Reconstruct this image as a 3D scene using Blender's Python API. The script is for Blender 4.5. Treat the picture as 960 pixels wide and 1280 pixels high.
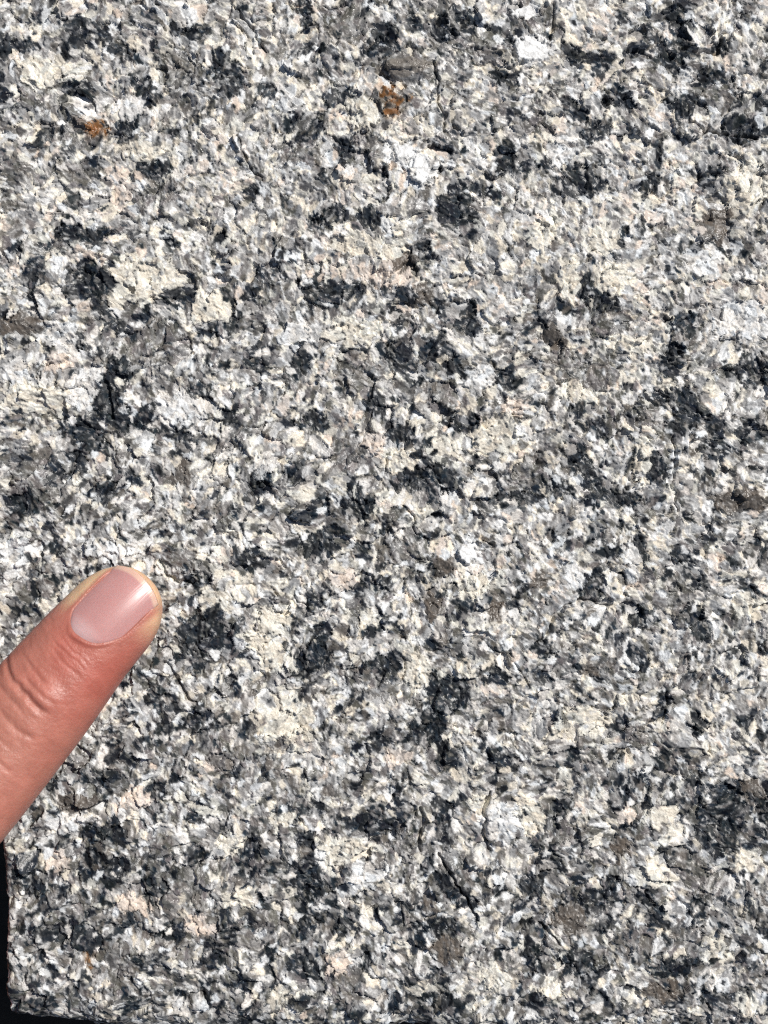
import bpy, math
import numpy as np
from mathutils import Vector

for o in list(bpy.data.objects):
    bpy.data.objects.remove(o, do_unlink=True)
SC = bpy.context.scene
COL = SC.collection

# ------------------------------------------------------------------ camera, sky, sun, exposure
MM = 0.001
S = 0.13125                      # millimetres of stone per photograph pixel (960 px = 126 mm)
D_CAM = 231.0                    # camera height above the stone face, mm
cam_d = bpy.data.cameras.new('camera')
cam = bpy.data.objects.new('camera', cam_d); COL.objects.link(cam)
cam.location = (0, 0, D_CAM * MM)
cam_d.sensor_fit = 'VERTICAL'
cam_d.sensor_height = 36.0
cam_d.lens = 36.0 * D_CAM / (1280 * S)
cam_d.clip_start = 0.005
cam_d.clip_end = 200.0
cam_d.dof.use_dof = True
cam_d.dof.focus_distance = D_CAM * MM
cam_d.dof.aperture_fstop = 16.0
SC.camera = cam

SUN_ZEN = math.radians(41.0)
SUN_AZ = math.radians(40.0)      # measured from +x towards +y
SUN = Vector((math.sin(SUN_ZEN) * math.cos(SUN_AZ), math.sin(SUN_ZEN) * math.sin(SUN_AZ), math.cos(SUN_ZEN)))
world = bpy.data.worlds.new('World'); SC.world = world; world.use_nodes = True
wn = world.node_tree.nodes
sky = wn.new('ShaderNodeTexSky'); sky.sky_type = 'NISHITA'; sky.sun_disc = False
sky.sun_elevation = math.pi / 2 - SUN_ZEN
sky.sun_rotation = math.atan2(SUN.x, SUN.y)
bg = wn['Background']; bg.inputs['Strength'].default_value = 0.055
world.node_tree.links.new(sky.outputs[0], bg.inputs['Color'])
sun_d = bpy.data.lights.new('sun', 'SUN'); sun_d.energy = 4.65; sun_d.angle = math.radians(0.53)
sun_d.color = (1.0, 0.965, 0.915)
sun = bpy.data.objects.new('sun', sun_d); COL.objects.link(sun)
sun.rotation_euler = SUN.to_track_quat('Z', 'Y').to_euler()
sun.location = SUN * 0.6
SC.view_settings.view_transform = 'Standard'
SC.view_settings.look = 'None'
SC.view_settings.exposure = 0.0
SC.view_settings.gamma = 1.0
SC.view_settings.use_curve_mapping = False
SC.cycles.use_denoising = False
SC.cycles.filter_width = 1.1

# ------------------------------------------------------------------ helpers
def smooth(a, b, x):
    t = np.clip((x - a) / (b - a), 0, 1)
    return t * t * (3 - 2 * t)

def hsh(ix, iy, seed):
    h = (ix.astype(np.int64) * 374761393 + iy.astype(np.int64) * 668265263 + seed * 974634777) & 0xFFFFFFFF
    h = ((h ^ (h >> 13)) * 1274126177) & 0xFFFFFFFF
    h = ((h ^ (h >> 16)) * 2246822519) & 0xFFFFFFFF
    return ((h ^ (h >> 15)) & 0xFFFFFF).astype(np.float32) / np.float32(16777216)

def vnoise(x, y, seed):
    fx = np.floor(x); fy = np.floor(y)
    ix = fx.astype(np.int64); iy = fy.astype(np.int64)
    tx = (x - fx).astype(np.float32); ty = (y - fy).astype(np.float32)
    tx = tx * tx * (3 - 2 * tx); ty = ty * ty * (3 - 2 * ty)
    a = hsh(ix, iy, seed); b = hsh(ix + 1, iy, seed); c = hsh(ix, iy + 1, seed); d = hsh(ix + 1, iy + 1, seed)
    return (a + (b - a) * tx) * (1 - ty) + (c + (d - c) * tx) * ty

def fbm(x, y, seed, octv=4, gain=0.5):
    t = 0; a = 1.0; n = 0
    for k in range(octv):
        t = t + a * (vnoise(x * 2 ** k + 17.3 * k, y * 2 ** k - 9.1 * k, seed + k) - 0.5); n += a; a *= gain
    return t / n * 2                # about -1 .. 1

def voro(x, y, cell, seed, jit=0.95):
    gx = np.floor(x / cell).astype(np.int64); gy = np.floor(y / cell).astype(np.int64)
    best = np.full(x.shape, 1e18); bx = np.zeros(x.shape, np.int64); by = bx.copy()
    sx = np.zeros(x.shape); sy = np.zeros(x.shape)
    for dx in (-1, 0, 1):
        for dy in (-1, 0, 1):
            cx = gx + dx; cy = gy + dy
            px = (cx + 0.5 + jit * (hsh(cx, cy, seed) - 0.5)) * cell
            py = (cy + 0.5 + jit * (hsh(cx, cy, seed + 1) - 0.5)) * cell
            d = (x - px) ** 2 + (y - py) ** 2
            m = d < best
            best[m] = d[m]; bx[m] = cx[m]; by[m] = cy[m]; sx[m] = px[m]; sy[m] = py[m]
    return bx, by, sx, sy

def mesh_np(name, co, quads=None, tris=None):
    me = bpy.data.meshes.new(name)
    nq = 0 if quads is None else len(quads); nt = 0 if tris is None else len(tris)
    me.vertices.add(len(co)); me.vertices.foreach_set('co', np.ascontiguousarray(co, np.float32).ravel())
    loops = []; starts = []
    if nq: loops.append(quads.ravel()); starts.append(np.arange(nq) * 4)
    if nt: loops.append(tris.ravel()); starts.append(nq * 4 + np.arange(nt) * 3)
    lp = np.concatenate(loops).astype(np.int32); st = np.concatenate(starts).astype(np.int32)
    me.loops.add(len(lp)); me.loops.foreach_set('vertex_index', lp)
    me.polygons.add(nq + nt); me.polygons.foreach_set('loop_start', st)
    me.update(calc_edges=True); me.validate()
    return me

def color_attr(me, name, rgba):
    a = me.attributes.new(name, 'FLOAT_COLOR', 'POINT')
    a.data.foreach_set('color', np.ascontiguousarray(rgba, np.float32).ravel())

def new_mat(name):
    m = bpy.data.materials.new(name); m.use_nodes = True
    nt = m.node_tree
    return m, nt, nt.nodes['Principled BSDF']

def N(nt, t, **kw):
    n = nt.nodes.new(t)
    for k, v in kw.items():
        if k in n.inputs: n.inputs[k].default_value = v
        else: setattr(n, k, v)
    return n

# ------------------------------------------------------------------ materials
def mat_granite():
    m, nt, b = new_mat('granite'); L = nt.links.new
    at = N(nt, 'ShaderNodeAttribute', attribute_name='mineral')
    geo = N(nt, 'ShaderNodeNewGeometry')
    n1 = N(nt, 'ShaderNodeTexNoise', Scale=5200.0, Detail=2.0, Roughness=0.6)
    L(geo.outputs['Position'], n1.inputs['Vector'])
    r1 = N(nt, 'ShaderNodeMapRange'); r1.inputs[1].default_value = 0.3; r1.inputs[2].default_value = 0.7
    r1.inputs[3].default_value = 0.72; r1.inputs[4].default_value = 1.14
    L(n1.outputs[0], r1.inputs[0])
    mul = N(nt, 'ShaderNodeVectorMath', operation='SCALE')
    L(at.outputs['Color'], mul.inputs[0]); L(r1.outputs[0], mul.inputs['Scale'])
    L(mul.outputs[0], b.inputs['Base Color'])
    L(at.outputs['Alpha'], b.inputs['Roughness'])
    b.inputs['Specular IOR Level'].default_value = 0.32
    n2 = N(nt, 'ShaderNodeTexNoise', Scale=3600.0, Detail=3.0, Roughness=0.65)
    L(geo.outputs['Position'], n2.inputs['Vector'])
    bp = N(nt, 'ShaderNodeBump', Strength=0.55, Distance=0.0001)
    L(n2.outputs[0], bp.inputs['Height']); L(bp.outputs[0], b.inputs['Normal'])
    return m

def mat_soil():
    m, nt, b = new_mat('dark_soil'); L = nt.links.new
    geo = N(nt, 'ShaderNodeNewGeometry')
    n1 = N(nt, 'ShaderNodeTexNoise', Scale=60.0, Detail=8.0, Roughness=0.7)
    L(geo.outputs['Position'], n1.inputs['Vector'])
    r = N(nt, 'ShaderNodeValToRGB')
    r.color_ramp.elements[0].position = 0.3; r.color_ramp.elements[0].color = (0.012, 0.009, 0.007, 1)
    r.color_ramp.elements[1].position = 0.75; r.color_ramp.elements[1].color = (0.05, 0.038, 0.028, 1)
    L(n1.outputs[0], r.inputs[0]); L(r.outputs[0], b.inputs['Base Color'])
    b.inputs['Roughness'].default_value = 0.95
    bp = N(nt, 'ShaderNodeBump', Strength=0.8, Distance=0.004)
    L(n1.outputs[0], bp.inputs['Height']); L(bp.outputs[0], b.inputs['Normal'])
    return m

def mat_skin():
    m, nt, b = new_mat('skin'); L = nt.links.new
    at = N(nt, 'ShaderNodeAttribute', attribute_name='tone')
    tc = N(nt, 'ShaderNodeTexCoord')
    n1 = N(nt, 'ShaderNodeTexNoise', Scale=420.0, Detail=4.0, Roughness=0.6)
    L(tc.outputs['Object'], n1.inputs['Vector'])
    r1 = N(nt, 'ShaderNodeMapRange'); r1.inputs[1].default_value = 0.3; r1.inputs[2].default_value = 0.7
    r1.inputs[3].default_value = 0.90; r1.inputs[4].default_value = 1.08
    L(n1.outputs[0], r1.inputs[0])
    mul = N(nt, 'ShaderNodeVectorMath', operation='SCALE')
    L(at.outputs['Color'], mul.inputs[0]); L(r1.outputs[0], mul.inputs['Scale'])
    L(mul.outputs[0], b.inputs['Base Color'])
    b.inputs['Subsurface Weight'].default_value = 0.35
    b.inputs['Subsurface Radius'].default_value = (1.0, 0.35, 0.2)
    b.inputs['Subsurface Scale'].default_value = 0.0016
    r2 = N(nt, 'ShaderNodeMapRange'); r2.inputs[1].default_value = 0.3; r2.inputs[2].default_value = 0.7
    r2.inputs[3].default_value = 0.34; r2.inputs[4].default_value = 0.54
    L(n1.outputs[0], r2.inputs[0]); L(r2.outputs[0], b.inputs['Roughness'])
    b.inputs['Specular IOR Level'].default_value = 0.5
    v = N(nt, 'ShaderNodeTexVoronoi', Scale=1900.0, feature='DISTANCE_TO_EDGE')
    wrp = N(nt, 'ShaderNodeTexNoise', Scale=900.0, Detail=2.0)
    L(tc.outputs['Object'], wrp.inputs['Vector'])
    mx = N(nt, 'ShaderNodeVectorMath', operation='MULTIPLY_ADD'); mx.inputs[1].default_value = (0.0007,) * 3
    L(wrp.outputs['Color'], mx.inputs[0]); L(tc.outputs['Object'], mx.inputs[2])
    L(mx.outputs[0], v.inputs['Vector'])
    rr = N(nt, 'ShaderNodeMapRange'); rr.inputs[1].default_value = 0.0; rr.inputs[2].default_value = 0.18
    L(v.outputs['Distance'], rr.inputs[0])
    bp = N(nt, 'ShaderNodeBump', Strength=0.30, Distance=0.00012)
    L(rr.outputs[0], bp.inputs['Height']); bp.inputs['Strength'].default_value = 0.14
    n3 = N(nt, 'ShaderNodeTexNoise', Scale=1500.0, Detail=3.0, Roughness=0.6)
    L(tc.outputs['Object'], n3.inputs['Vector'])
    bp2 = N(nt, 'ShaderNodeBump', Strength=0.5, Distance=0.00018)
    L(n3.outputs[0], bp2.inputs['Height']); L(bp.outputs[0], bp2.inputs['Normal'])
    L(bp2.outputs[0], b.inputs['Normal'])
    return m

def mat_nail():
    m, nt, b = new_mat('nail'); L = nt.links.new
    at = N(nt, 'ShaderNodeAttribute', attribute_name='tone')
    L(at.outputs['Color'], b.inputs['Base Color'])
    b.inputs['Subsurface Weight'].default_value = 0.3
    b.inputs['Subsurface Radius'].default_value = (1.0, 0.45, 0.35)
    b.inputs['Subsurface Scale'].default_value = 0.001
    b.inputs['Roughness'].default_value = 0.30
    b.inputs['Specular IOR Level'].default_value = 0.55
    uv = N(nt, 'ShaderNodeAttribute', attribute_name='along')     # fine lengthwise ridges of the nail plate
    mp = N(nt, 'ShaderNodeVectorMath', operation='MULTIPLY'); mp.inputs[1].default_value = (2600.0, 90.0, 1.0)
    L(uv.outputs['Vector'], mp.inputs[0])
    n = N(nt, 'ShaderNodeTexNoise', Scale=1.0, Detail=3.0, Roughness=0.6)
    L(mp.outputs[0], n.inputs['Vector'])
    bp = N(nt, 'ShaderNodeBump', Strength=0.35, Distance=0.00008)
    L(n.outputs[0], bp.inputs['Height']); L(bp.outputs[0], b.inputs['Normal'])
    return m

GRANITE = mat_granite(); SOIL = mat_soil(); SKIN = mat_skin(); NAIL = mat_nail()

# ------------------------------------------------------------------ ground
DEPTH_PX = 760.0                                           # height of the block, in photo pixels of stone
GZ = -(DEPTH_PX * S + 4.0) * MM
n = 90
gx = np.sinh(np.linspace(-1, 1, n) * 5.2); gx = gx / gx.max() * 30.0
GX, GY = np.meshgrid(gx, gx)
GH = fbm(GX * 30, GY * 30, 700, 4) * 0.004 + GZ
idx = np.arange(n * n).reshape(n, n)
q = np.stack([idx[:-1, :-1], idx[:-1, 1:], idx[1:, 1:], idx[1:, :-1]], -1).reshape(-1, 4)
gme = mesh_np('ground', np.stack([GX, GY, GH], -1).reshape(-1, 3), q)
gme.materials.append(SOIL)
ground = bpy.data.objects.new('ground', gme); COL.objects.link(ground)
ground['kind'] = 'structure'; ground['label'] = 'dark soil in deep shade below the granite block'

# ------------------------------------------------------------------ the granite block
# Larger mineral crystals read off the photograph: kind, x, y, half length, half width, turn (image pixels, degrees clockwise)
# D dark mica, G grey quartz, B brown grey quartz, W white feldspar, C cream feldspar, P pinkish feldspar, R rusty crystal
CRYSTALS = '''
D 25 60 25 12 0;D 95 45 14 20 30;D 155 68 22 8 20;D 240 35 26 8 15;D 285 85 28 17 55;D 290 112 14 12 0;D 180 110 22 10 20;D 100 115 12 8 0;D 155 155 13 22 10;D 52 175 9 14 0
D 122 212 6 12 0;D 190 212 24 9 -5;D 105 295 35 12 10;G 20 215 15 18 0;G 45 125 22 15 0;G 85 160 10 20 0;C 60 90 25 15 0;W 165 135 20 10 0;R 118 160 16 8 -25;C 295 155 10 4 10
P 148 235 10 20 0;C 175 190 22 12 0;G 190 245 30 8 -20;G 225 85 30 20 0;D 310 245 8 8 0;D 5 110 8 25 0
D 380 20 7 18 0;D 383 58 8 7 0;D 480 50 18 20 0;D 478 64 22 7 0;D 517 25 10 16 0;D 555 36 18 9 0;D 587 26 10 16 0;G 507 86 33 15 0;R 490 124 10 14 0;G 597 67 30 18 0
D 627 97 15 10 0;D 420 123 20 12 -15;D 342 113 15 8 0;C 450 137 25 15 0;G 452 185 25 25 0;D 430 185 12 20 -30;W 500 193 20 18 0;W 527 213 14 22 0;D 387 167 12 12 0;G 383 190 14 20 -30
D 555 183 9 9 0;D 410 230 9 9 0;D 463 270 16 12 0;D 415 268 18 12 0;D 393 273 7 8 0;D 630 200 12 20 0;D 567 262 18 28 0;D 523 315 7 5 0;D 600 238 22 6 25;W 360 120 14 12 30
C 460 305 40 12 0;G 433 30 25 22 0;W 663 63 24 18 0;W 657 14 15 6 -20;G 670 27 20 13 0;D 775 22 9 10 0;D 850 27 18 28 0;D 837 72 16 20 0;D 897 55 14 5 0;D 887 97 22 14 0
D 858 128 14 12 0;D 915 130 10 8 0;G 897 117 22 18 0;D 933 157 28 12 0;D 750 80 18 12 40;D 715 62 10 13 0;D 792 65 10 8 0;D 717 133 13 8 20;D 760 125 9 6 20;D 787 127 14 5 0
D 747 163 22 12 0;D 825 187 8 18 0;D 813 230 14 17 0;D 663 213 30 6 -5;D 727 230 28 17 20;D 883 220 15 12 0;D 803 275 8 8 0;D 780 297 5 12 0;G 677 160 18 14 0;C 677 300 14 16 0
C 757 300 16 14 0;W 853 100 10 12 0;D 953 130 8 10 0;C 930 235 22 32 0;B 897 275 22 20 0
D 113 353 32 18 15;D 48 342 12 20 0;D 220 375 18 10 0;B 28 403 22 13 0;D 135 395 25 14 40;G 200 433 45 20 0;D 152 460 22 11 30;D 135 495 18 26 -35;D 145 525 22 8 30;D 253 490 14 10 0
D 283 520 12 14 0;D 113 550 27 13 45;D 80 533 8 10 0;D 180 527 6 9 0;D 227 542 18 8 35;B 228 588 14 13 0;D 133 613 14 16 0;D 163 597 14 6 20;G 40 592 28 22 0;D 68 590 8 18 0
D 30 628 22 12 0;D 95 580 8 12 0;W 107 483 20 22 0;C 50 495 38 18 0;W 20 463 20 14 0;W 223 513 25 20 0;C 180 355 40 28 0;C 260 385 25 15 0;W 70 415 22 14 0;P 75 450 15 10 0
D 283 457 8 8 0;D 312 363 10 12 0;G 165 382 15 8 0;D 260 410 14 8 0;D 283 400 12 6 0
D 403 360 30 14 0;D 447 365 8 10 0;D 507 368 10 10 0;B 528 370 14 12 0;D 527 325 7 10 0;B 503 330 16 9 0;P 480 340 26 14 0;D 502 450 24 15 45;D 517 478 8 6 0;D 373 450 12 20 0
D 467 503 14 16 0;G 450 470 28 20 0;D 325 458 10 10 0;D 397 527 18 10 30;D 367 530 14 5 0;G 430 563 28 16 0;D 500 540 16 14 0;D 580 527 20 10 -20;G 557 497 14 22 0;D 567 463 12 10 0
D 630 470 8 10 0;D 587 400 8 16 0;D 540 437 16 14 0;D 533 605 45 15 0;D 447 630 22 14 0;D 330 600 14 14 0;D 370 592 6 12 0;C 500 577 24 13 0;C 620 540 28 20 0;C 437 415 30 18 0
W 370 418 20 12 0;P 467 553 14 10 0;W 333 583 14 10 0;D 627 622 10 8 0;W 600 470 15 15 0
D 757 375 14 10 0;D 733 357 10 16 0;G 757 402 28 18 0;C 768 350 19 19 0;C 710 353 13 20 0;D 675 402 12 10 0;B 690 423 10 14 0;G 747 467 28 22 0;D 852 402 14 12 40;D 845 447 11 24 0
D 935 462 30 18 0;D 858 513 18 28 0;D 893 527 16 12 0;D 945 537 14 16 0;D 722 573 18 13 40;D 740 600 14 14 0;D 748 532 9 9 0;D 722 507 12 8 40;D 825 493 16 6 0;G 803 520 24 18 0
D 822 583 10 14 0;D 900 560 18 10 0;B 925 625 38 13 0;D 770 620 36 11 0;C 805 573 9 16 0;C 790 430 28 9 0;C 737 497 16 12 0;W 925 400 34 22 0;G 710 450 18 18 0;D 645 470 8 14 0
G 668 590 24 20 0;D 662 622 18 8 0;D 707 607 10 12 0;P 645 512 12 14 0
D 33 703 10 5 0;D 67 685 12 10 0;G 227 697 16 11 40;D 240 723 18 7 0;D 258 793 36 24 0;D 253 837 10 8 0;G 110 940 18 12 0;D 67 977 12 10 0;D 127 970 18 11 0;D 197 870 10 14 0
D 243 903 16 15 0;G 283 950 22 19 0;D 117 1043 13 13 0;D 147 1037 15 18 0;W 83 1028 16 14 0;C 283 1053 14 14 0;P 173 997 14 9 0;D 200 987 12 11 0;B 98 1000 22 11 0;W 20 695 20 20 0
W 133 690 30 11 0;C 267 747 14 12 0;C 315 805 14 17 0;D 310 700 16 13 0
D 397 683 22 15 0;D 420 663 14 6 0;D 325 697 8 14 0;D 453 690 7 14 0;D 453 735 8 15 0;D 477 727 8 6 0;G 507 690 28 17 0;D 540 670 12 7 0;B 553 710 13 11 0;W 587 690 16 18 0
B 540 760 14 13 0;D 583 752 12 5 0;B 617 763 14 9 0;D 400 820 19 22 0;D 380 837 16 11 0;D 403 787 8 17 0;D 467 793 18 6 0;D 483 833 19 11 0;G 447 845 19 10 0;G 477 862 13 13 0
D 557 868 28 21 40;D 533 910 27 17 0;D 560 947 13 15 0;D 623 840 16 10 0;D 473 923 12 13 0;C 463 775 14 11 0;C 353 900 34 28 0;C 340 823 20 15 0;C 340 773 18 16 0;C 517 837 18 20 0
C 587 730 22 11 0;P 430 720 12 10 0;D 630 947 14 11 0;G 567 800 10 16 0;D 393 747 11 9 0;W 376 743 7 12 0;P 497 947 14 10 0
D 763 690 14 5 0;D 803 683 8 17 0;D 740 727 13 17 0;D 680 807 12 13 0;B 670 728 9 7 0;D 870 780 12 15 0;D 853 697 16 6 0;D 933 733 16 6 20;D 867 723 20 7 25;D 792 767 8 9 0
D 777 797 7 7 0;D 832 880 9 22 0;D 870 903 9 11 0;D 933 897 10 10 0;D 717 950 10 11 0;D 680 843 7 7 0;D 955 690 8 15 0;G 803 923 16 14 0;B 740 840 12 11 0;G 843 750 19 14 0
C 730 905 27 14 0;C 930 757 17 11 0;W 717 717 13 14 0;W 787 693 11 11 0;G 760 840 9 13 0;D 797 823 10 6 0;D 953 803 6 14 0
D 33 1103 13 17 0;D 147 1087 13 13 0;D 110 1090 7 8 0;D 98 1175 11 22 -20;G 235 1106 26 13 0;D 247 1065 14 7 0;D 310 1060 13 13 0;D 268 1195 13 18 0;G 233 1187 11 11 0;D 307 1230 10 12 0
G 150 1197 21 12 0;G 147 1223 15 11 0;D 210 1165 21 7 0;P 167 1137 22 8 0;P 247 1160 18 9 0;P 73 1077 10 13 0;W 25 1200 14 12 0;G 205 1057 15 13 0;W 245 1256 10 10 0;R 108 1197 5 4 0
D 550 1007 10 13 0;D 473 1030 17 17 0;D 387 1093 17 16 0;D 403 1112 12 9 0;W 450 1107 13 11 0;C 433 1063 28 17 0;C 353 1030 14 8 0;D 380 1055 13 10 0;W 625 1030 21 25 0;G 567 1085 14 20 -30
D 577 1115 12 19 -30;D 553 1157 14 10 0;B 560 1183 19 11 0;D 457 1207 10 13 0;D 430 1165 13 13 0;D 380 1207 17 11 0;D 382 1155 11 11 0;G 435 1235 22 19 0;P 423 1205 12 12 0;C 530 1233 16 6 0
C 617 1220 19 13 0;D 567 1250 17 9 0;C 353 1250 13 12 0;G 512 1150 13 13 0;G 335 1150 17 15 0;G 500 1055 17 15 0;B 540 1127 8 8 0
D 900 1035 27 30 0;D 910 990 20 13 0;D 783 985 9 8 0;D 697 1013 14 10 0;B 773 1065 11 13 0;D 783 1033 9 6 0;G 873 1095 30 20 40;D 763 1107 17 11 0;D 667 1107 20 16 0;D 745 1130 13 13 0
D 810 1127 10 8 0;D 823 1147 8 17 -25;B 713 1150 19 17 0;D 717 1203 23 20 0;D 663 1195 8 18 0;G 679 1185 8 16 0;D 760 1160 10 13 0;G 790 1177 21 15 0;G 853 1177 22 15 0;B 827 1240 28 11 0
D 893 1247 12 13 0;D 847 1207 18 12 0;C 820 1093 15 20 0;C 890 1187 15 11 0;C 933 1077 19 10 0;P 780 1017 8 9 0;C 660 1020 14 20 0;C 823 1017 18 11 0;C 687 1240 16 8 0;C 933 1257 13 10 0
W 887 1225 11 7 0;G 707 1043 18 8 0;D 867 975 16 8 0;B 933 983 14 11 0;D 953 1020 6 14 0;C 300 1120 16 12 0;C 560 560 16 12 0;W 700 200 14 12 0;W 880 330 20 14 0;C 600 1000 14 10 0
'''
AN = [r.split() for r in CRYSTALS.replace('\n', ';').split(';') if r.strip()]
AK = [a[0] for a in AN]
AV = np.array([[float(v) for v in a[1:]] for a in AN])
# fissures: polylines in photo pixels, half width in pixels, depth in millimetres
CRACKS = [([(541, 78), (546, 100), (553, 140), (555, 165)], 1.6, 1.0), ([(690, 5), (692, 35), (688, 60)], 1.4, 1.0),
          ([(200, 700), (208, 716), (222, 726), (240, 726)], 2.0, 1.2), ([(205, 828), (222, 845), (235, 872), (242, 880)], 2.0, 1.2),
          ([(527, 1012), (531, 1030), (525, 1048), (527, 1060)], 2.6, 1.6), ([(612, 990), (604, 1018), (606, 1042), (612, 1062)], 2.2, 1.5),
          ([(548, 1066), (562, 1092), (578, 1120), (596, 1144)], 1.8, 1.2), ([(842, 545), (843, 580), (841, 612), (846, 640)], 1.6, 0.8),
          ([(833, 868), (832, 885), (828, 905)], 1.6, 0.9), ([(672, 806), (688, 790), (694, 772), (710, 756), (738, 748), (762, 758)], 1.8, 1.1),
          ([(672, 1150), (686, 1164), (697, 1180)], 1.8, 1.2), ([(130, 470), (138, 500), (140, 520)], 2.2, 1.0),
          ([(370, 745), (374, 756), (385, 758)], 1.6, 0.8), ([(290, 8), (312, 30), (330, 60)], 1.4, 0.8),
          ([(500, 860), (506, 838), (502, 822)], 1.2, 0.7), ([(484, 570), (485, 590)], 1.4, 0.8), ([(505, 632), (515, 648), (521, 668)], 1.4, 0.9),
          ([(855, 60), (870, 62), (895, 66), (906, 42)], 2.2, 1.2), ([(862, 150), (900, 168), (945, 172)], 1.6, 1.0),
          ([(296, 170), (308, 200), (330, 225)], 1.2, 0.7), ([(600, 800), (640, 820), (660, 860)], 1.0, 0.5),
          ([(225, 1252), (238, 1242), (252, 1245), (258, 1258)], 2.0, 1.2), ([(600, 690), (616, 684), (606, 676)], 1.4, 0.8)]

def grow(a, b, first, ratio, cap=26.0):
    out = [a]; st = first
    sg = 1 if b > a else -1
    while abs(b - out[-1]) > st * 1.3:
        out.append(out[-1] + sg * st); st = min(st * ratio, cap)
    out.append(b)
    return np.array(out[1:])

STEP = 1.21
uf = np.arange(-30, 968, STEP); vf = np.arange(-8, 1312, STEP)
R_L, R_B, R_O = 13.0, 46.0, 40.0
U = np.concatenate([grow(uf[0], -30 - DEPTH_PX - 30, 2, 1.25)[::-1], uf, grow(uf[-1], 1140, 1.4, 1.03, 2.6), 1140 + grow(0, 40 + DEPTH_PX, 3, 1.15)])
V = np.concatenate([(-180 - grow(0, 40 + DEPTH_PX, 3, 1.15))[::-1], grow(vf[0], -180, 1.4, 1.03, 2.6)[::-1], vf, grow(vf[-1], 1312 + DEPTH_PX, 3, 1.2)])
NU, NV = len(U), len(V)
UU, VV = np.meshgrid(U, V)

# --- mineral map
UU0, VV0 = UU, VV
wx = UU + 3.4 * fbm(UU / 9, VV / 9, 11, 4) + 9 * fbm(UU / 40, VV / 40, 21, 2) + 2.6 * (vnoise(UU / 2.4, VV / 2.4, 22) - 0.5)
wy = VV + 3.4 * fbm(UU / 9 + 50, VV / 9, 31, 4) + 9 * fbm(UU / 40 + 50, VV / 40, 41, 2) + 2.6 * (vnoise(UU / 2.4, VV / 2.4, 42) - 0.5)
lx, ly, mx, my = voro(wx, wy, 27, 9)                      # fracture facets about 3.5 mm across
lr = hsh(lx, ly, 55)
th = math.radians(62) + 1.5 * (hsh(lx, ly, 111) - 0.5) + 1.3 * fbm(mx / 90, my / 90, 112, 2)   # splinter direction of each facet
cth, sth = np.cos(th), np.sin(th)
su = wx * cth + wy * sth; sv = -wx * sth + wy * cth
fib = 6.0 * (0.6 * vnoise(su / 15, sv / 1.9, 57) + 0.4 * vnoise(su / 7, sv / 1.2, 58) - 0.5)   # interlocking fibres
def splinters(size, stretch, seed):
    a, b_, c, d = voro((su + fib) / (size * stretch), sv * stretch ** 0.5 / size, 1.0, seed)
    pu = c * size * stretch; pv = d * size / stretch ** 0.5
    return a + lx * 7919, b_ + ly * 10473, pu * cth - pv * sth, pu * sth + pv * cth
bx, by, sx, sy = splinters(5.4 + 6.6 * lr, 1.2, 5)       # grains 0.8 to 1.8 mm across
cx, cy, tx, ty = splinters(2.3 + 2.9 * hsh(bx, by, 56), 1.45, 7)   # chips and splinters within them

own = np.full(UU.shape, -1, np.int32)
score = np.full(UU.shape, 1.0)
for k in range(len(AN)):
    ax, ay, ra, rb, tn = AV[k]
    rr = max(ra, rb) * 1.5 + 12
    i0, i1 = np.searchsorted(U, [ax - rr, ax + rr]); j0, j1 = np.searchsorted(V, [ay - rr, ay + rr])
    sl = (slice(j0, j1), slice(i0, i1))
    ex = sx[sl] * 0.75 + UU[sl] * 0.25 - ax; ey = sy[sl] * 0.75 + VV[sl] * 0.25 - ay
    ex = np.where(True, sx[sl] - ax, ex); ey = sy[sl] - ay
    c, s_ = math.cos(math.radians(tn)), math.sin(math.radians(tn))
    d = np.sqrt(((ex * c + ey * s_) / (ra + 1.5)) ** 2 + ((-ex * s_ + ey * c) / (rb + 1.5)) ** 2)
    d = d + 0.30 * (hsh(bx[sl], by[sl], 71) - 0.5) - (0.12 if AK[k] in 'CWP' else 0.0)
    m = d < score[sl]
    own[sl] = np.where(m, k, own[sl]); score[sl] = np.where(m, d, score[sl])

KIND = {'W': 0, 'C': 1, 'P': 2, 'L': 3, 'G': 4, 'B': 5, 'D': 6, 'R': 7}
PAL = np.array([(0.78, 0.77, 0.745), (0.78, 0.73, 0.625), (0.74, 0.635, 0.545), (0.30, 0.293, 0.285),
                (0.128, 0.120, 0.113), (0.105, 0.090, 0.076), (0.0055, 0.0080, 0.0115), (0.23, 0.105, 0.033)])
ak = np.array([KIND[k] for k in AK])
# grains outside the large crystals: drawn at random, in loose drifts
drift = 0.42 * hsh(bx, by, 81) + 0.42 * (0.5 + 0.5 * fbm(sx / 24, sy / 24, 83, 2)) + 0.16 * hsh(lx, ly, 84)
drift = drift - 0.07 * smooth(760, 1120, sy) - 0.05 * smooth(420, 60, sx) * smooth(250, 420, sy) + 0.05 * smooth(120, 200, sy) * smooth(420, 330, sy)
fine = (UU > 0) & (UU < 960) & (VV > 0) & (VV < 1280)
ranks = np.searchsorted(np.quantile(drift[fine][::7], [0.10, 0.38, 0.50, 0.72, 0.905, 0.97]), drift)
order = np.array([6, 4, 3, 0, 1, 3, 2])
cls = order[ranks]
cls = np.where(own >= 0, ak[np.maximum(own, 0)], cls)
base_cls = cls.copy()
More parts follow.
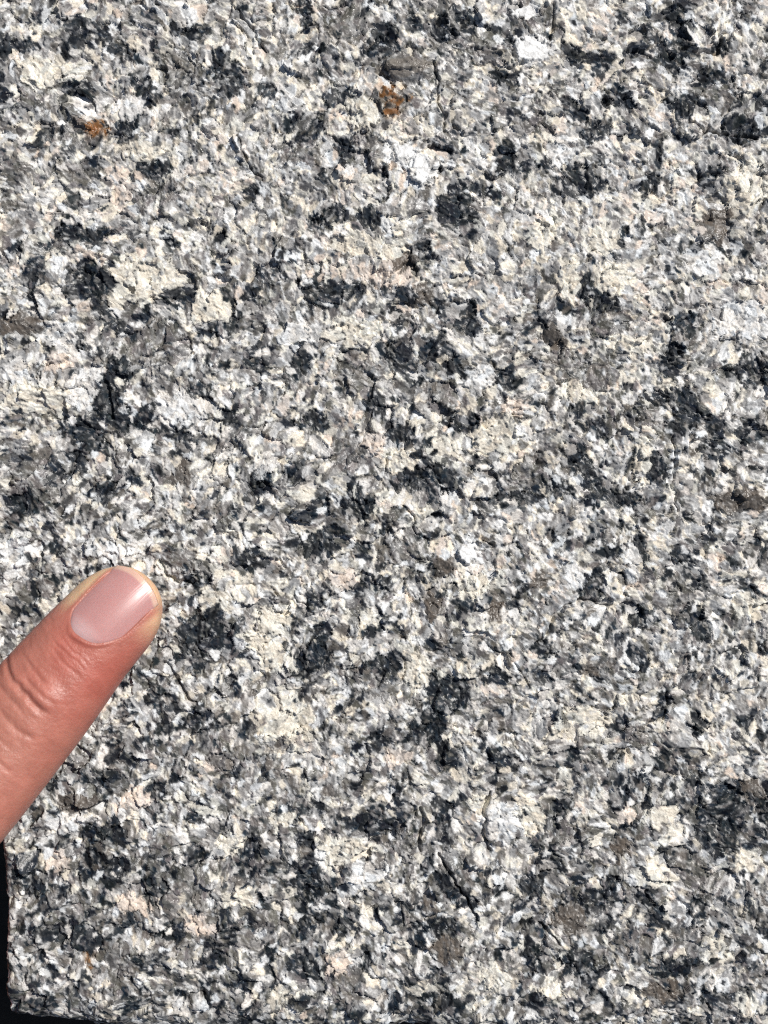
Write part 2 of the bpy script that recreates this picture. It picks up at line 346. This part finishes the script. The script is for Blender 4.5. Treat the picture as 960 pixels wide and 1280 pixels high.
# smaller chips of another mineral within a grain
r = hsh(cx, cy, 91); r2 = hsh(cx, cy, 92)
light = cls <= 3
mid = (cls == 4) | (cls == 5)
dark = cls == 6
cls = np.where(light & (r < np.where(own >= 0, 0.07, 0.15)), np.where(r2 < 0.35, 3, np.where(r2 < 0.75, 0, 4)), cls)
cls = np.where(light & (r > 0.975), 6, cls)
solid = (own >= 0) & (base_cls == 5)                      # brown quartz splits in smooth unbroken faces
cls = np.where(mid & ~solid & (r < 0.16), np.where(r2 < 0.45, 3, np.where(r2 < 0.75, 0, 6)), cls)
cls = np.where(dark & (r < 0.22), np.where(r2 < 0.7, 4, np.where(r2 < 0.9, 3, 0)), cls)
rust = base_cls == 7
cls = np.where(rust & (r < 0.45), np.where(r2 < 0.4, 5, np.where(r2 < 0.7, 6, 3)), cls)

col = PAL[cls]
g1 = hsh(bx, by, 101); g2 = hsh(bx, by, 102); c1 = hsh(cx, cy, 103); c2 = hsh(cx, cy, 104)
val = 1 + 0.22 * (g1 - 0.5) + 0.16 * (c1 - 0.5)
val = np.where((cls == 4) | (cls == 5), val * (0.66 + 0.40 * c2 + 0.45 * g2), val)
val = np.where(solid & (cls == 5), 0.85 + 0.3 * g2 + 0.12 * c2, val)
val = np.where(cls == 3, val * (0.75 + 0.5 * c2), val)
val = np.where(cls == 6, val * (0.5 + 1.5 * g2 * c2), val)
col = col * val[..., None]
hue = (g2 - 0.5) * 0.10 + (c2 - 0.5) * 0.03
tint = np.stack([1 + hue, np.ones_like(hue), 1 - hue * 1.1], -1)
tint = np.where((cls == 6)[..., None], np.stack([1 - 0.40 * g1, 1 + 0.20 * (g2 - 0.3), 1.05 + 0.6 * g1 - 0.2 * g2], -1), tint)
tint = np.where((cls == 4)[..., None], np.stack([1 + 0.12 * (g2 - 0.5), 1.0 + 0.04 * (c2 - 0.5), 1 + 0.18 * (g1 - 0.62)], -1), tint)
col = col * tint
# cleavage streaks along each facet's splinter direction, and frosted bruises of the split face
st = 0.60 * vnoise(su / 13, sv / 2.6, 121) + 0.40 * vnoise(su / 6.0, sv / 1.5, 122)
frost = 0.5 + 0.5 * fbm(UU / 15 + 4, VV / 15, 131, 4, 0.7)
fr = smooth(0.50, 0.68, st * 0.55 + frost * 0.45)
white = np.array([0.68, 0.675, 0.655])
amt = np.where((cls == 4) | (cls == 5), 0.46, np.where(cls == 3, 0.72, np.where(cls == 6, 0.09, 0.10))) * fr * np.where(solid, 0.25, 1.0)
col = col * (1 - amt[..., None]) + white * amt[..., None]
gr = smooth(0.55, 0.40, st * 0.5 + frost * 0.5) * np.where(cls <= 2, 0.32, np.where(cls == 3, 0.40, 0.0))
greyc = np.array([0.17, 0.166, 0.165])
col = col * (1 - gr[..., None]) + greyc * gr[..., None]
spk = vnoise(UU / 1.9, VV / 1.9, 127) * 0.75 + 0.25 * frost
lightness = col.mean(-1)
s_d = smooth(0.78, 0.86, spk)[..., None]; s_l = smooth(0.20, 0.13, spk)[..., None]
col = np.where((lightness < 0.06)[..., None], col * (1 - 0.6 * s_d) + np.array([0.18, 0.22, 0.26]) * 0.6 * s_d, col * (1 - 0.7 * s_d) + np.array([0.62, 0.61, 0.59]) * 0.7 * s_d * (lightness < 0.35)[..., None] + col * 0.7 * s_d * (lightness >= 0.35)[..., None])
col = col * (1 - 0.55 * s_l) + np.array([0.045, 0.046, 0.046]) * 0.55 * s_l
def soften(a):
    for ax in (0, 1):
        a = 0.25 * np.roll(a, 1, ax) + 0.5 * a + 0.25 * np.roll(a, -1, ax)
    return a
col = np.clip(col, 0.002, 1) ** 0.4
col = (0.50 * col + 0.50 * soften(soften(col))) ** 2.5
fine_s = vnoise(su / 7, sv / 1.3, 125) - 0.5
col = col * (1 + 0.42 * fine_s[..., None]) + 0.02 * smooth(0.26, 0.44, fine_s)[..., None]
# rusty seepage round the rusty crystals
for k in np.where(ak == 7)[0]:
    ax, ay, ra, rb, tn = AV[k]
    d = np.hypot((UU - ax) / (ra * 1.9), (VV - ay) / (rb * 1.9)) + 0.8 * fbm(UU / 7, VV / 7, 140, 3)
    a_ = smooth(1.15, 0.2, d) * 0.5
    col = col * (1 - a_[..., None] * (1 - np.array([0.85, 0.58, 0.32])))
rough = np.where(cls == 6, np.where(c1 > 0.86, 0.28, 0.62 + 0.3 * c2), np.where((cls == 4) | (cls == 5), 0.16 + 0.30 * c1, np.where(g1 > 0.93, 0.28, 0.42 + 0.35 * c1)))

d = np.hypot((UU - 507) / 32, (VV - 85) / 14) + 0.35 * fbm(UU / 9, VV / 9, 145, 3)   # the rounded smoky crystal above the rust
a_ = smooth(1.0, 0.85, d)[..., None]
col = col * (1 - 0.85 * a_) + np.array([0.19, 0.170, 0.148]) * (0.75 + 0.5 * st)[..., None] * 0.85 * a_
rough = rough * (1 - a_[..., 0]) + 0.26 * a_[..., 0]
# --- relief, millimetres
def facet(ix, iy, px, py, seed, slope, off):
    a = 6.2832 * hsh(ix, iy, seed); m = slope * np.abs(hsh(ix, iy, seed + 1) + hsh(ix, iy, seed + 2) - 1) * 2
    return ((UU - px) * np.cos(a) + (VV - py) * np.sin(a)) * S * m + off * (hsh(ix, iy, seed + 3) - 0.5) * 2
H = 1.3 * fbm(UU / 210, VV / 210, 201, 3) + 0.75 * fbm(UU / 60, VV / 60, 205, 3)
H += facet(lx, ly, mx, my, 211, 0.26, 0.12)
H += facet(bx, by, sx, sy, 221, 0.26, 0.05)
H += facet(cx, cy, tx, ty, 231, 0.16, 0.016)
H += 0.13 * (st - 0.5) * np.where(base_cls == 5, 0.25, np.where(base_cls == 4, 0.6, 1.0)) + 0.14 * fbm(UU / 7, VV / 7, 241, 4, 0.6)
# flat cleavage faces that catch the sun
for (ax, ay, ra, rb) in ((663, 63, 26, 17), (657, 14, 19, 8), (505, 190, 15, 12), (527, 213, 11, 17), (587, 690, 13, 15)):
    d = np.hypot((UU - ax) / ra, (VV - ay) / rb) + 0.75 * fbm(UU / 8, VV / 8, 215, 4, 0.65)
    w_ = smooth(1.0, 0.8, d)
    pl_ = -0.30 * ((UU - ax) * 0.766 - (VV - ay) * 0.643) * S + 0.15 + 0.14 * fbm(UU / 7, VV / 7, 216, 4, 0.65) + 0.08 * st
    H = H * (1 - w_) + (np.mean(H[w_ > 0.5]) + pl_) * w_
    rough = rough * (1 - w_) + 0.42 * w_
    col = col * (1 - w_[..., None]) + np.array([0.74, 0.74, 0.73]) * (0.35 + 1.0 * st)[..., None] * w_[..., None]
H -= 0.16 * (base_cls == 6) * smooth(1.0, 0.3, score)
H += 0.10 * (base_cls <= 2) * (own >= 0)
k = AK.index('B', 30)
for (ax, ay, ra, rb, hh) in ((507, 86, 34, 16, 0.9), (625, 1030, 24, 28, 0.9), (245, 1256, 12, 11, 0.9), (540, 760, 14, 13, 0.35), (528, 370, 14, 12, 0.3)):
    d = np.hypot((UU - ax) / ra, (VV - ay) / rb)
    H += hh * np.sqrt(np.clip(1 - d * d, 0, 1))             # rounded crystals that stand out of the face
cd = np.full(UU.shape, 0.0)
for pts, w, dep in CRACKS:
    P_ = np.array(pts, float); lo = P_.min(0) - 12; hi = P_.max(0) + 12
    i0, i1 = np.searchsorted(U, [lo[0], hi[0]]); j0, j1 = np.searchsorted(V, [lo[1], hi[1]])
    sl = (slice(j0, j1), slice(i0, i1))
    X = UU[sl] + 6.0 * fbm(UU[sl] / 11, VV[sl] / 11, 251, 3); Y = VV[sl] + 6.0 * fbm(UU[sl] / 11, VV[sl] / 11, 252, 3)
    dm = np.full(X.shape, 1e9)
    for a, b in zip(P_[:-1], P_[1:]):
        ab = b - a; t = np.clip(((X - a[0]) * ab[0] + (Y - a[1]) * ab[1]) / (ab @ ab), 0, 1)
        dm = np.minimum(dm, np.hypot(X - a[0] - t * ab[0], Y - a[1] - t * ab[1]))
    wv = w * (0.7 + 0.6 * vnoise(UU[sl] / 9, VV[sl] / 9, 253))
    cd[sl] = np.maximum(cd[sl], dep * smooth(wv * 1.5, wv * 0.4, dm))
H -= cd

# --- bend the face over the block's four edges
edge_l = np.interp(V, [-400, 300, 600, 850, 1000, 1060, 1150, 1240, 1290, 2200], [-100, -85, -65, -31, -9, 3, 7, 6, 9, 9]) + 3.0 * fbm(V / 34, V * 0, 301, 4)
edge_b = np.interp(U, [-900, 0, 40, 100, 190, 330, 520, 600, 960, 2200], [1277, 1277, 1284, 1290, 1298, 1302, 1292, 1303, 1306, 1306]) + 3.0 * fbm(U / 30, U * 0, 302, 4)
def bend(t, R):
    a = np.clip(t / R, 0, math.pi / 2)
    pos = np.where(t < 0, t, R * np.sin(a))
    drop = np.where(t < 0, 0, R * (1 - np.cos(a)) + np.maximum(t - R * math.pi / 2, 0))
    return pos, drop, a
pl, dl, al = bend((edge_l[:, None] + R_L) - UU, R_L)        # outward = -u
pr, dr, ar = bend(UU - (1140 - R_O), R_O)
pb, db, ab_ = bend(VV - (edge_b[None, :] - R_B), R_B)
pt, dt, at_ = bend((-180 + R_O) - VV, R_O)
Xp = np.where(UU < 500, edge_l[:, None] + R_L - pl, 1140 - R_O + pr)
Yp = np.where(VV > 500, edge_b[None, :] - R_B + pb, -180 + R_O - pt)
ang_x = np.where(UU < 500, -al, ar); ang_y = np.where(VV > 500, ab_, -at_)
drop = np.minimum(np.where(UU < 500, dl, dr) + np.where(VV > 500, db, dt), DEPTH_PX)
H = H * (1 - 0.6 * smooth(0.25, 1.1, np.maximum(np.abs(ang_x), np.abs(ang_y))))
Nx = np.sin(ang_x); Ny = -np.sin(ang_y); Nz = np.cos(ang_x) * np.cos(ang_y) + 1e-4
ln = np.sqrt(Nx ** 2 + Ny ** 2 + Nz ** 2)
CO = np.stack([(Xp - 480) * S + H * Nx / ln, (640 - Yp) * S + H * Ny / ln, -drop * S + H * Nz / ln], -1) * MM
RGBA = np.concatenate([np.clip(col, 0.004, 0.86), rough[..., None]], -1)

block = bpy.data.objects.new('granite_block', None); COL.objects.link(block)
block.empty_display_size = 0.02
base_pt = Vector(((600 - 480) * S * MM, (640 - 500) * S * MM, -DEPTH_PX * S * MM))
block.location = base_pt
block['label'] = 'rough split granite block speckled white, grey and black with rusty spots'
block['category'] = 'stone'
bpy.context.view_layer.update()
INV = np.array(base_pt)

def link_part(name, me, loc, mat):
    me.materials.append(mat)
    o = bpy.data.objects.new(name, me); COL.objects.link(o)
    o.parent = block; o.location = Vector(loc) - base_pt
    return o

vid = np.arange(NU * NV).reshape(NV, NU)
quads = np.stack([vid[:-1, :-1], vid[1:, :-1], vid[1:, 1:], vid[:-1, 1:]], -1).reshape(-1, 4)
fo = own[:-1, :-1].reshape(-1)
NAMES = {'D': 'dark_mica_crystal', 'G': 'grey_quartz_crystal', 'B': 'brown_quartz_crystal', 'W': 'white_feldspar_crystal',
         'C': 'cream_feldspar_crystal', 'P': 'pink_feldspar_crystal', 'R': 'rusty_crystal'}
sizes = np.bincount(fo[fo >= 0], minlength=len(AN))
srt = np.argsort(-sizes)
cnt = {}; keep = []
for k in srt:
    if sizes[k] < 40: continue
    keep.append(int(k))
keep = keep[:300] + [int(k) for k in np.where(ak == 7)[0] if k not in set(srt[:300])]
kept = np.zeros(len(AN) + 1, bool); kept[keep] = True
fo2 = np.where((fo >= 0) & kept[fo], fo, -1)
COf = CO.reshape(-1, 3); RGf = RGBA.reshape(-1, 4)

def submesh(name, qs, close):
    used = np.unique(qs); remap = np.empty(NU * NV, np.int64); remap[used] = np.arange(len(used))
    co = COf[used]; rg = RGf[used]; ql = remap[qs]; tr = None
    cen = np.zeros(3)
    if close:                                               # the crystal's root, sunk into the stone
        cen = co.mean(0)
        e = np.concatenate([ql[:, [0, 1]], ql[:, [1, 2]], ql[:, [2, 3]], ql[:, [3, 0]]])
        nn = len(used)
        key = e[:, 0] * nn + e[:, 1]; rev = e[:, 1] * nn + e[:, 0]
        bd = e[~np.isin(key, rev)]
        bv = np.unique(bd); low = np.empty(nn, np.int64); low[bv] = nn + np.arange(len(bv))
        skirt = co[bv].copy(); skirt[:, 2] -= 1.0 * MM
        apex = np.array([[cen[0], cen[1], skirt[:, 2].min() - 1.0 * MM]])
        co = np.concatenate([co, skirt, apex]); rg = np.concatenate([rg, rg[bv], rg[:1]])
        ql = np.concatenate([ql, np.stack([bd[:, 1], bd[:, 0], low[bd[:, 0]], low[bd[:, 1]]], -1)])
        tr = np.stack([low[bd[:, 1]], low[bd[:, 0]], np.full(len(bd), nn + len(bv))], -1)
    me = mesh_np(name, co - cen, ql, tr)
    color_attr(me, 'mineral', rg)
    return me, cen

me, cen = submesh('small_grains', quads[fo2 < 0], False)
grains = link_part('small_grains', me, cen, GRANITE)
grains['kind'] = 'stuff'
so = np.argsort(fo2, kind='stable'); so = so[fo2[so] >= 0]
sp = np.split(so, np.where(np.diff(fo2[so]) > 0)[0] + 1)
for grp in sp:
    k = int(fo2[grp[0]])
    nm = NAMES[AK[k]]
    me, cen = submesh(nm, quads[grp], True)
    link_part(nm, me, cen, GRANITE)

# ------------------------------------------------------------------ the pointing hand
# finger frame: s runs back from the fingertip, p across (towards lower right of the face), z up from the face; millimetres
K = (D_CAM - 9.0) / D_CAM
pad = (np.abs(UU - 128) < 40) & (np.abs(VV - 790) < 40)
T0 = np.array([(180 - 480) * S * K, (640 - 723) * S * K, float(H[pad].mean()) - 0.35])
BK = np.array([-0.667, -0.745, 0.0]); PN = np.array([0.745, -0.667, 0.0]); ZN = np.array([0, 0, 1.0])
PXM = S * K                                               # millimetres per photo pixel at the finger's height
ROLL = math.radians(-9.0)

def to_world(s, p, z):
    return (T0 + s[..., None] * BK + p[..., None] * PN + z[..., None] * ZN) * MM

def zc(s): return 6.0 + 0.05 * s + 0.0022 * np.maximum(s - 8, 0) ** 2      # height of the finger's axis
def hw(s):                                                # half width
    base = np.interp(s, [0, 5, 9, 14, 20, 26, 34, 46, 60, 80], [7.0, 7.3, 7.55, 7.85, 8.35, 8.75, 9.0, 9.3, 9.6, 10.0])
    return base * tipf(s, 9.0, 2.25)
def tipf(s, L_, e):
    t = np.clip(1 - s / L_, 0, 1)
    return np.clip(1 - t ** e, 0, 1) ** (1 / e)
def ht(s):
    return np.interp(s, [0, 6, 12, 16, 24, 30, 46, 60, 80], [3.9, 4.5, 5.5, 6.2, 7.0, 7.1, 7.2, 7.8, 8.5]) * tipf(s, 5.0, 2.0)
def hb(s):
    return np.interp(s, [0, 6, 12, 20, 28, 46, 60, 80], [5.6, 6.2, 6.6, 6.9, 7.0, 7.4, 8.0, 8.6]) * tipf(s, 6.5, 2.0)

NAIL_W = 4.65
def nail_z(s, q):                                         # nail surface above the finger axis (rolled frame)
    return 5.95 - 0.0125 * np.maximum(11.5 - s, 0) ** 2 - 0.115 * np.maximum(11.5 - s, 0) - (7.2 - np.sqrt(np.maximum(7.2 ** 2 - q * q, 1)))
def nail_in(s, q):                                        # > 0 inside the nail outline, about millimetres from its rim
    prox = 12.75 - 0.2 * q - 3.4 * np.abs(q / NAIL_W) ** 3.2
    dist = 0.25 + 1.7 * np.abs(q / NAIL_W) ** 2.4
    wside = NAIL_W * (0.94 + 0.06 * smooth(12, 6, s)) - np.abs(q)
    return np.minimum(np.minimum(prox - s, s - dist), wside), prox - s, wside, s - dist

ss = np.concatenate([0.0 + 4.0 * (np.linspace(0, 1, 34) ** 2)[:-1], np.arange(4.0, 44, 0.17), np.arange(44, 66, 0.8)])
ph = np.linspace(0, 2 * np.pi, 301)[:-1]
# denser on the upper side
ph = ph + 0.42 * np.sin(ph - math.pi / 2 + math.pi) * 0
SG, PH = np.meshgrid(ss, ph, indexing='ij')
cq, sq = np.cos(PH), np.sin(PH)
e = 2.25
se = lambda c: np.sign(c) * np.abs(c) ** (2 / e)
Q = hw(SG) * se(cq)
Z = np.where(sq > 0, ht(SG), hb(SG)) * se(sq)
topm = smooth(0.0, 0.35, sq)
# creases over the end joint, knuckle skin
def groove(s0, bow, p0, p1, w, dep, seed):
    wob = s0 + bow * (Q / 8) ** 2 + 0.35 * fbm(Q / 2.2, Q * 0 + seed, seed, 3)
    ext = smooth(p0 - 1.2, p0 + 1.0, Q) * smooth(p1 + 1.2, p1 - 1.0, Q)
    x = (SG - wob) / w
    return -dep * np.exp(-x * x) * ext + 0.35 * dep * np.exp(-((np.abs(x) - 2.1) / 1.1) ** 2) * ext
disp = groove(24.9, -1.1, -8.5, 3.2, 0.45, 0.29, 401) + groove(23.0, -0.6, -2.5, 4.0, 0.32, 0.09, 402) \
    + groove(29.2, -0.8, -5.5, 4.5, 0.45, 0.11, 403) + groove(27.0, -0.7, -7.5, 1.0, 0.35, 0.09, 404) \
    + groove(32.2, -0.6, -6.0, 3.0, 0.42, 0.08, 405) + groove(21.4, -0.4, -5.0, 0.5, 0.30, 0.10, 406) \
    + groove(17.2, 0.3, -2.0, 4.0, 0.26, 0.06, 407) + groove(16.1, 0.4, -3.0, 3.0, 0.22, 0.06, 408) + groove(15.2, 0.5, -2.5, 3.5, 0.22, 0.05, 409) \
    + groove(34.8, -0.5, -6.0, 5.0, 0.4, 0.10, 410)
disp = disp + 0.45 * np.exp(-((SG - 22.6) / 1.9) ** 2 - ((Q - 1.6) / 2.6) ** 2) + 0.22 * np.exp(-((SG - 27.4) / 1.4) ** 2 - ((Q - 1.5) / 3.0) ** 2)
disp = disp + 0.07 * fbm(SG / 1.7, Q / 2.6, 421, 3) * smooth(13, 15, SG) + 0.035 * fbm(SG / 0.5, Q / 1.6, 425, 3) * smooth(12, 14, SG)
# fine lengthwise wrinkles on the skin beside the nail
side = smooth(4.2, 5.2, Q) * smooth(13, 10, SG)
disp = disp + 0.07 * fbm(SG / 3.0, (Q + 0.25 * SG) / 0.5, 431, 2) * side
Z = Z + disp * topm
# nail bed and nail folds
ni, npx, nsd, nds = nail_in(SG, Q)
zn = nail_z(SG, Q)
ins = (sq > 0.02)
Zb = np.where(ins, np.minimum(Z, zn - 0.14), Z)
wgt = smooth(-0.15, 0.25, ni)
Z = np.where(ins, Z * (1 - wgt) + Zb * wgt, Z)
fold = np.exp(-((ni + 0.55) / 0.55) ** 2) * smooth(1.2, 3.2, nds) * (ni < 0.35)
target = np.maximum(Z, zn + 0.03 + 0.10 * smooth(0.4, -0.9, ni))
Z = np.where(ins & (ni < 0.3) & (ni > -1.6), Z * (1 - fold * topm) + target * fold * topm, Z)
cr, sr = math.cos(ROLL), math.sin(ROLL)
Pp = Q * cr + Z * sr + 0.06 * np.maximum(SG - 14, 0) * smooth(75, 40, SG); Zp = -Q * sr + Z * cr
ZW = zc(SG) + Zp
ZW = np.where(ZW < 0.9, 0.9 + (ZW - 0.9) * 0.35, ZW)      # pad pressed flat on the stone
co_f = to_world(SG, Pp, ZW)
# skin tone
tone = np.ones(SG.shape + (3,)) * np.array([0.445, 0.170, 0.125])
red = np.exp(-((SG - 15) / 5.5) ** 2) * smooth(-7, 0, Q) * 0.75 + 0.35 * smooth(3.5, 6.5, Q) * smooth(3, 8, SG)
red = np.clip(red + 0.45 * fbm(SG / 4, Q / 4, 441, 4) + 0.25 * np.exp(-((SG - 23) / 2.5) ** 2), 0, 1)
tone = tone * (1 - red[..., None]) + np.array([0.42, 0.122, 0.088]) * red[..., None]
pale = np.clip(smooth(-4.6, -5.6, Q) * smooth(13.5, 9.0, SG) * smooth(-0.4, 0.2, sq) + smooth(3.5, 0.6, SG) * 0.9 + 0.75 * smooth(9, 3, SG) * smooth(4.9, 6.0, Q), 0, 1)
tone = tone * (1 - pale[..., None]) + np.array([0.70, 0.46, 0.28]) * pale[..., None]
tan = smooth(20, 30, SG) * 0.6 * np.clip(0.8 + 0.4 * fbm(SG / 5, Q / 5, 451, 3), 0, 1)
tone = tone * (1 - tan[..., None]) + np.array([0.455, 0.198, 0.142]) * tan[..., None]
nS, nP = SG.shape
fid = np.arange(nS * nP).reshape(nS, nP); nx_ = np.roll(fid, -1, axis=1)
fq = np.stack([fid[:-1], fid[1:], nx_[1:], nx_[:-1]], -1).reshape(-1, 4)
tipi = nS * nP
co_all = [co_f.reshape(-1, 3), co_f[0].mean(0)[None]]
tone_all = [tone.reshape(-1, 3), tone[0].mean(0)[None]]
ft = np.stack([fid[0], nx_[0], np.full(nP, tipi)], -1)

# the rest of the hand, clear of the block's edge: one smooth blended volume, skinned with surface nets
hs = np.arange(46, 262, 1.25); hp = np.arange(-86, 56, 1.25); hz = np.arange(-64, 48, 1.25)
A, B, C_ = np.meshgrid(hs, hp, hz, indexing='ij')
A = A.astype(np.float32); B = B.astype(np.float32); C_ = C_.astype(np.float32)
def cone(a, b, ra, rb):
    a = np.array(a, np.float32); b = np.array(b, np.float32); d = b - a
    t = np.clip(((A - a[0]) * d[0] + (B - a[1]) * d[1] + (C_ - a[2]) * d[2]) / float(d @ d), 0, 1)
    return np.sqrt((A - a[0] - t * d[0]) ** 2 + (B - a[1] - t * d[1]) ** 2 + (C_ - a[2] - t * d[2]) ** 2) - (ra + (rb - ra) * t)
def smin(a, b, k):
    h_ = np.clip(0.5 + 0.5 * (b - a) / k, 0, 1)
    return b + (a - b) * h_ - k * h_ * (1 - h_)
z60 = float(zc(np.array(60.0)))
zm = z60 + 9.0
F = cone((52, 0, float(zc(np.array(52.0)))), (66, 0, z60 + 3.5), 7.4, 9.6)
F = smin(F, cone((66, 0, z60 + 3.5), (92, -1, zm), 9.4, 10.8), 3)
mcp = [(92, -1, zm), (95, -22, zm + 1), (91, -42, zm - 2), (85, -59, zm - 7)]
wr = [(158, -14, zm - 8), (160, -24, zm - 6), (160, -34, zm - 7), (157, -43, zm - 10)]
for m_, w_ in zip(mcp, wr): F = smin(F, cone(m_, w_, 10.6, 13.5), 9)
F = smin(F, cone((112, -30, zm - 12), (148, -28, zm - 12), 17, 17), 10)
for i, (m_, L1, L2, L3, rr) in enumerate([(mcp[1], 44, 28, 20, 9.2), (mcp[2], 41, 26, 20, 8.8), (mcp[3], 33, 20, 17, 7.8)]):
    pip = (m_[0] - 0.32 * L1, m_[1] + 0.5, m_[2] - 0.93 * L1)
    dip = (pip[0] + 0.95 * L2, pip[1] + 1, pip[2] - 0.1 * L2)
    tip = (dip[0] + 0.35 * L3, dip[1] + 1, dip[2] + 0.75 * L3)
    g = smin(cone(m_, pip, rr + 0.8, rr), cone(pip, dip, rr, rr * 0.92), 2.5)
    g = smin(g, cone(dip, tip, rr * 0.92, rr * 0.82), 2.0)
    F = smin(F, g, 2.5)
th_ = [(146, 0, zm - 20), (118, 18, zm - 29), (94, 16, zm - 39), (76, 2, zm - 43)]
g = smin(cone(th_[0], th_[1], 14, 11), cone(th_[1], th_[2], 10.6, 9.6), 4)
g = smin(g, cone(th_[2], th_[3], 9.6, 8.0), 2.5)
F = smin(F, g, 5)
F = smin(F, cone((160, -28, zm - 12), (172, -28, zm - 13), 20, 21), 10)
F = smin(F, cone((172, -28, zm - 13), (238, -28, zm - 17), 21, 23), 8)
neg = F < 0
def surface_nets(F, axs):
    ng = (F < 0)
    nx, ny, nz = F.shape
    acc = np.zeros((nx - 1, ny - 1, nz - 1, 3), np.float32); ct = np.zeros((nx - 1, ny - 1, nz - 1), np.float32)
    cs = [(i, j, k) for i in (0, 1) for j in (0, 1) for k in (0, 1)]
    sub = lambda a, c: a[c[0]:nx - 1 + c[0], c[1]:ny - 1 + c[1], c[2]:nz - 1 + c[2]]
    for c in cs:
        for ax in range(3):
            if c[ax]: continue
            d = list(c); d[ax] = 1
            f0, f1 = sub(F, c), sub(F, d)
            m = (f0 < 0) != (f1 < 0)
            t = np.where(m, f0 / np.where(m, f0 - f1, 1), 0)
            for q_ in range(3):
                acc[..., q_] += np.where(m, (c[q_] + (t if q_ == ax else 0)), 0)
            ct += m
    act = ct > 0
    ids = np.full(act.shape, -1, np.int64); ids[act] = np.arange(act.sum())
    ijk = np.argwhere(act)
    pos = acc[act] / ct[act][:, None] + ijk
    out = np.stack([axs[q_][0] + pos[:, q_] * (axs[q_][1] - axs[q_][0]) for q_ in range(3)], -1)
    qs = []
    for ax in range(3):
        a0 = [slice(None)] * 3; a1 = [slice(None)] * 3
        a0[ax] = slice(0, -1); a1[ax] = slice(1, None)
        m = ng[tuple(a0)] != ng[tuple(a1)]
        for e0 in np.argwhere(m):
            pass_ = tuple(e0)
            u, v = [x for x in range(3) if x != ax]
            if e0[u] == 0 or e0[v] == 0 or e0[u] >= F.shape[u] - 1 or e0[v] >= F.shape[v] - 1: continue
            def cell(du, dv):
                c = list(e0); c[u] -= du; c[v] -= dv
                return ids[tuple(c)]
            qd = [cell(0, 0), cell(1, 0), cell(1, 1), cell(0, 1)]
            fl = ng[pass_]
            if (ax == 1) != bool(fl): qd = qd[::-1]
            qs.append(qd)
    return out, np.array(qs)
hv, hq = surface_nets(F, (hs, hp, hz))
hw_co = to_world(hv[:, 0], hv[:, 1], hv[:, 2])
off = tipi + 1
co_all.append(hw_co)
ht_ = np.ones((len(hv), 3)) * np.array([0.455, 0.198, 0.142]) * (1 + 0.08 * fbm(hv[:, 0] / 14, hv[:, 1] / 14, 461, 3))[:, None]
tone_all.append(ht_)
me = mesh_np('hand', np.concatenate(co_all), np.concatenate([fq, hq + off]), ft)
tn = np.concatenate(tone_all)
color_attr(me, 'tone', np.concatenate([np.clip(tn, 0, 1), np.ones((len(tn), 1))], -1))
me.polygons.foreach_set('use_smooth', np.ones(len(me.polygons), bool))
me.materials.append(SKIN)
person = bpy.data.objects.new('person', None); COL.objects.link(person); person.empty_display_size = 0.01
person['label'] = 'bare hand with outstretched index finger, short pink nail, touching the rough stone'
person['category'] = 'person'
hand = bpy.data.objects.new('hand', me); COL.objects.link(hand); hand.parent = person

# fingernail: a curved plate with thickness
na, nb = 90, 60
a_ = np.linspace(0, 1, na)[:, None] * np.ones((1, nb)); b_ = np.ones((na, 1)) * np.linspace(-1, 1, nb)[None, :]
qn = b_ * NAIL_W * 1.0
s1 = 13.1 - 0.2 * qn - 3.4 * np.abs(b_) ** 3.2; s0 = 0.12 + 1.6 * np.abs(b_) ** 2.4
sn = s0 + (s1 - s0) * a_
qn = qn * (0.97 + 0.03 * smooth(12, 6, sn))
zt = nail_z(sn, qn) - 0.10 * smooth(0.93, 1.0, a_) - 0.12 * smooth(0.93, 1.0, np.abs(b_))
def roll_co(s, q_, z):
    p = q_ * cr + z * sr; zz = -q_ * sr + z * cr
    return to_world(s, p, zc(s) + zz)
top = roll_co(sn, qn, zt); bot = roll_co(sn, qn, zt - 0.42)
nid = np.arange(na * nb).reshape(na, nb); no = na * nb
tq = np.stack([nid[:-1, :-1], nid[1:, :-1], nid[1:, 1:], nid[:-1, 1:]], -1).reshape(-1, 4)
rim = np.concatenate([nid[0, :], nid[1:, -1], nid[-1, ::-1][1:], nid[::-1, 0][1:]])
rq = np.stack([rim[:-1], rim[1:], rim[1:] + no, rim[:-1] + no], -1)
nme = mesh_np('fingernail', np.concatenate([top.reshape(-1, 3), bot.reshape(-1, 3)]), np.concatenate([tq, tq[:, ::-1] + no, rq]))
lun = smooth(1.0, 0.2, np.hypot((sn - 12.9) / 3.4, (qn + 0.6) / 4.6)) 
free = smooth(1.0, 0.55, sn - s0)
nt_ = np.ones((na, nb, 3)) * np.array([0.50, 0.255, 0.240])
nt_ = nt_ * (1 - 0.6 * lun[..., None]) + np.array([0.66, 0.46, 0.45]) * 0.6 * lun[..., None]
nt_ = nt_ * (1 - 0.75 * free[..., None]) + np.array([0.70, 0.48, 0.36]) * 0.75 * free[..., None]
mott = 1 + 0.07 * fbm(sn / 2.2, qn / 1.6, 471, 3)
nt_ = nt_ * mott[..., None]
nt2 = np.concatenate([nt_.reshape(-1, 3)] * 2)
color_attr(nme, 'tone', np.concatenate([np.clip(nt2, 0, 1), np.ones((len(nt2), 1))], -1))
av = nme.attributes.new('along', 'FLOAT_VECTOR', 'POINT')
alv = np.stack([qn, sn, qn * 0], -1).reshape(-1, 3) * MM
av.data.foreach_set('vector', np.concatenate([alv, alv]).astype(np.float32).ravel())
nme.polygons.foreach_set('use_smooth', np.ones(len(nme.polygons), bool))
nme.materials.append(NAIL)
nail = bpy.data.objects.new('fingernail', nme); COL.objects.link(nail); nail.parent = person
nail['label'] = 'short glossy pink fingernail with pale base'
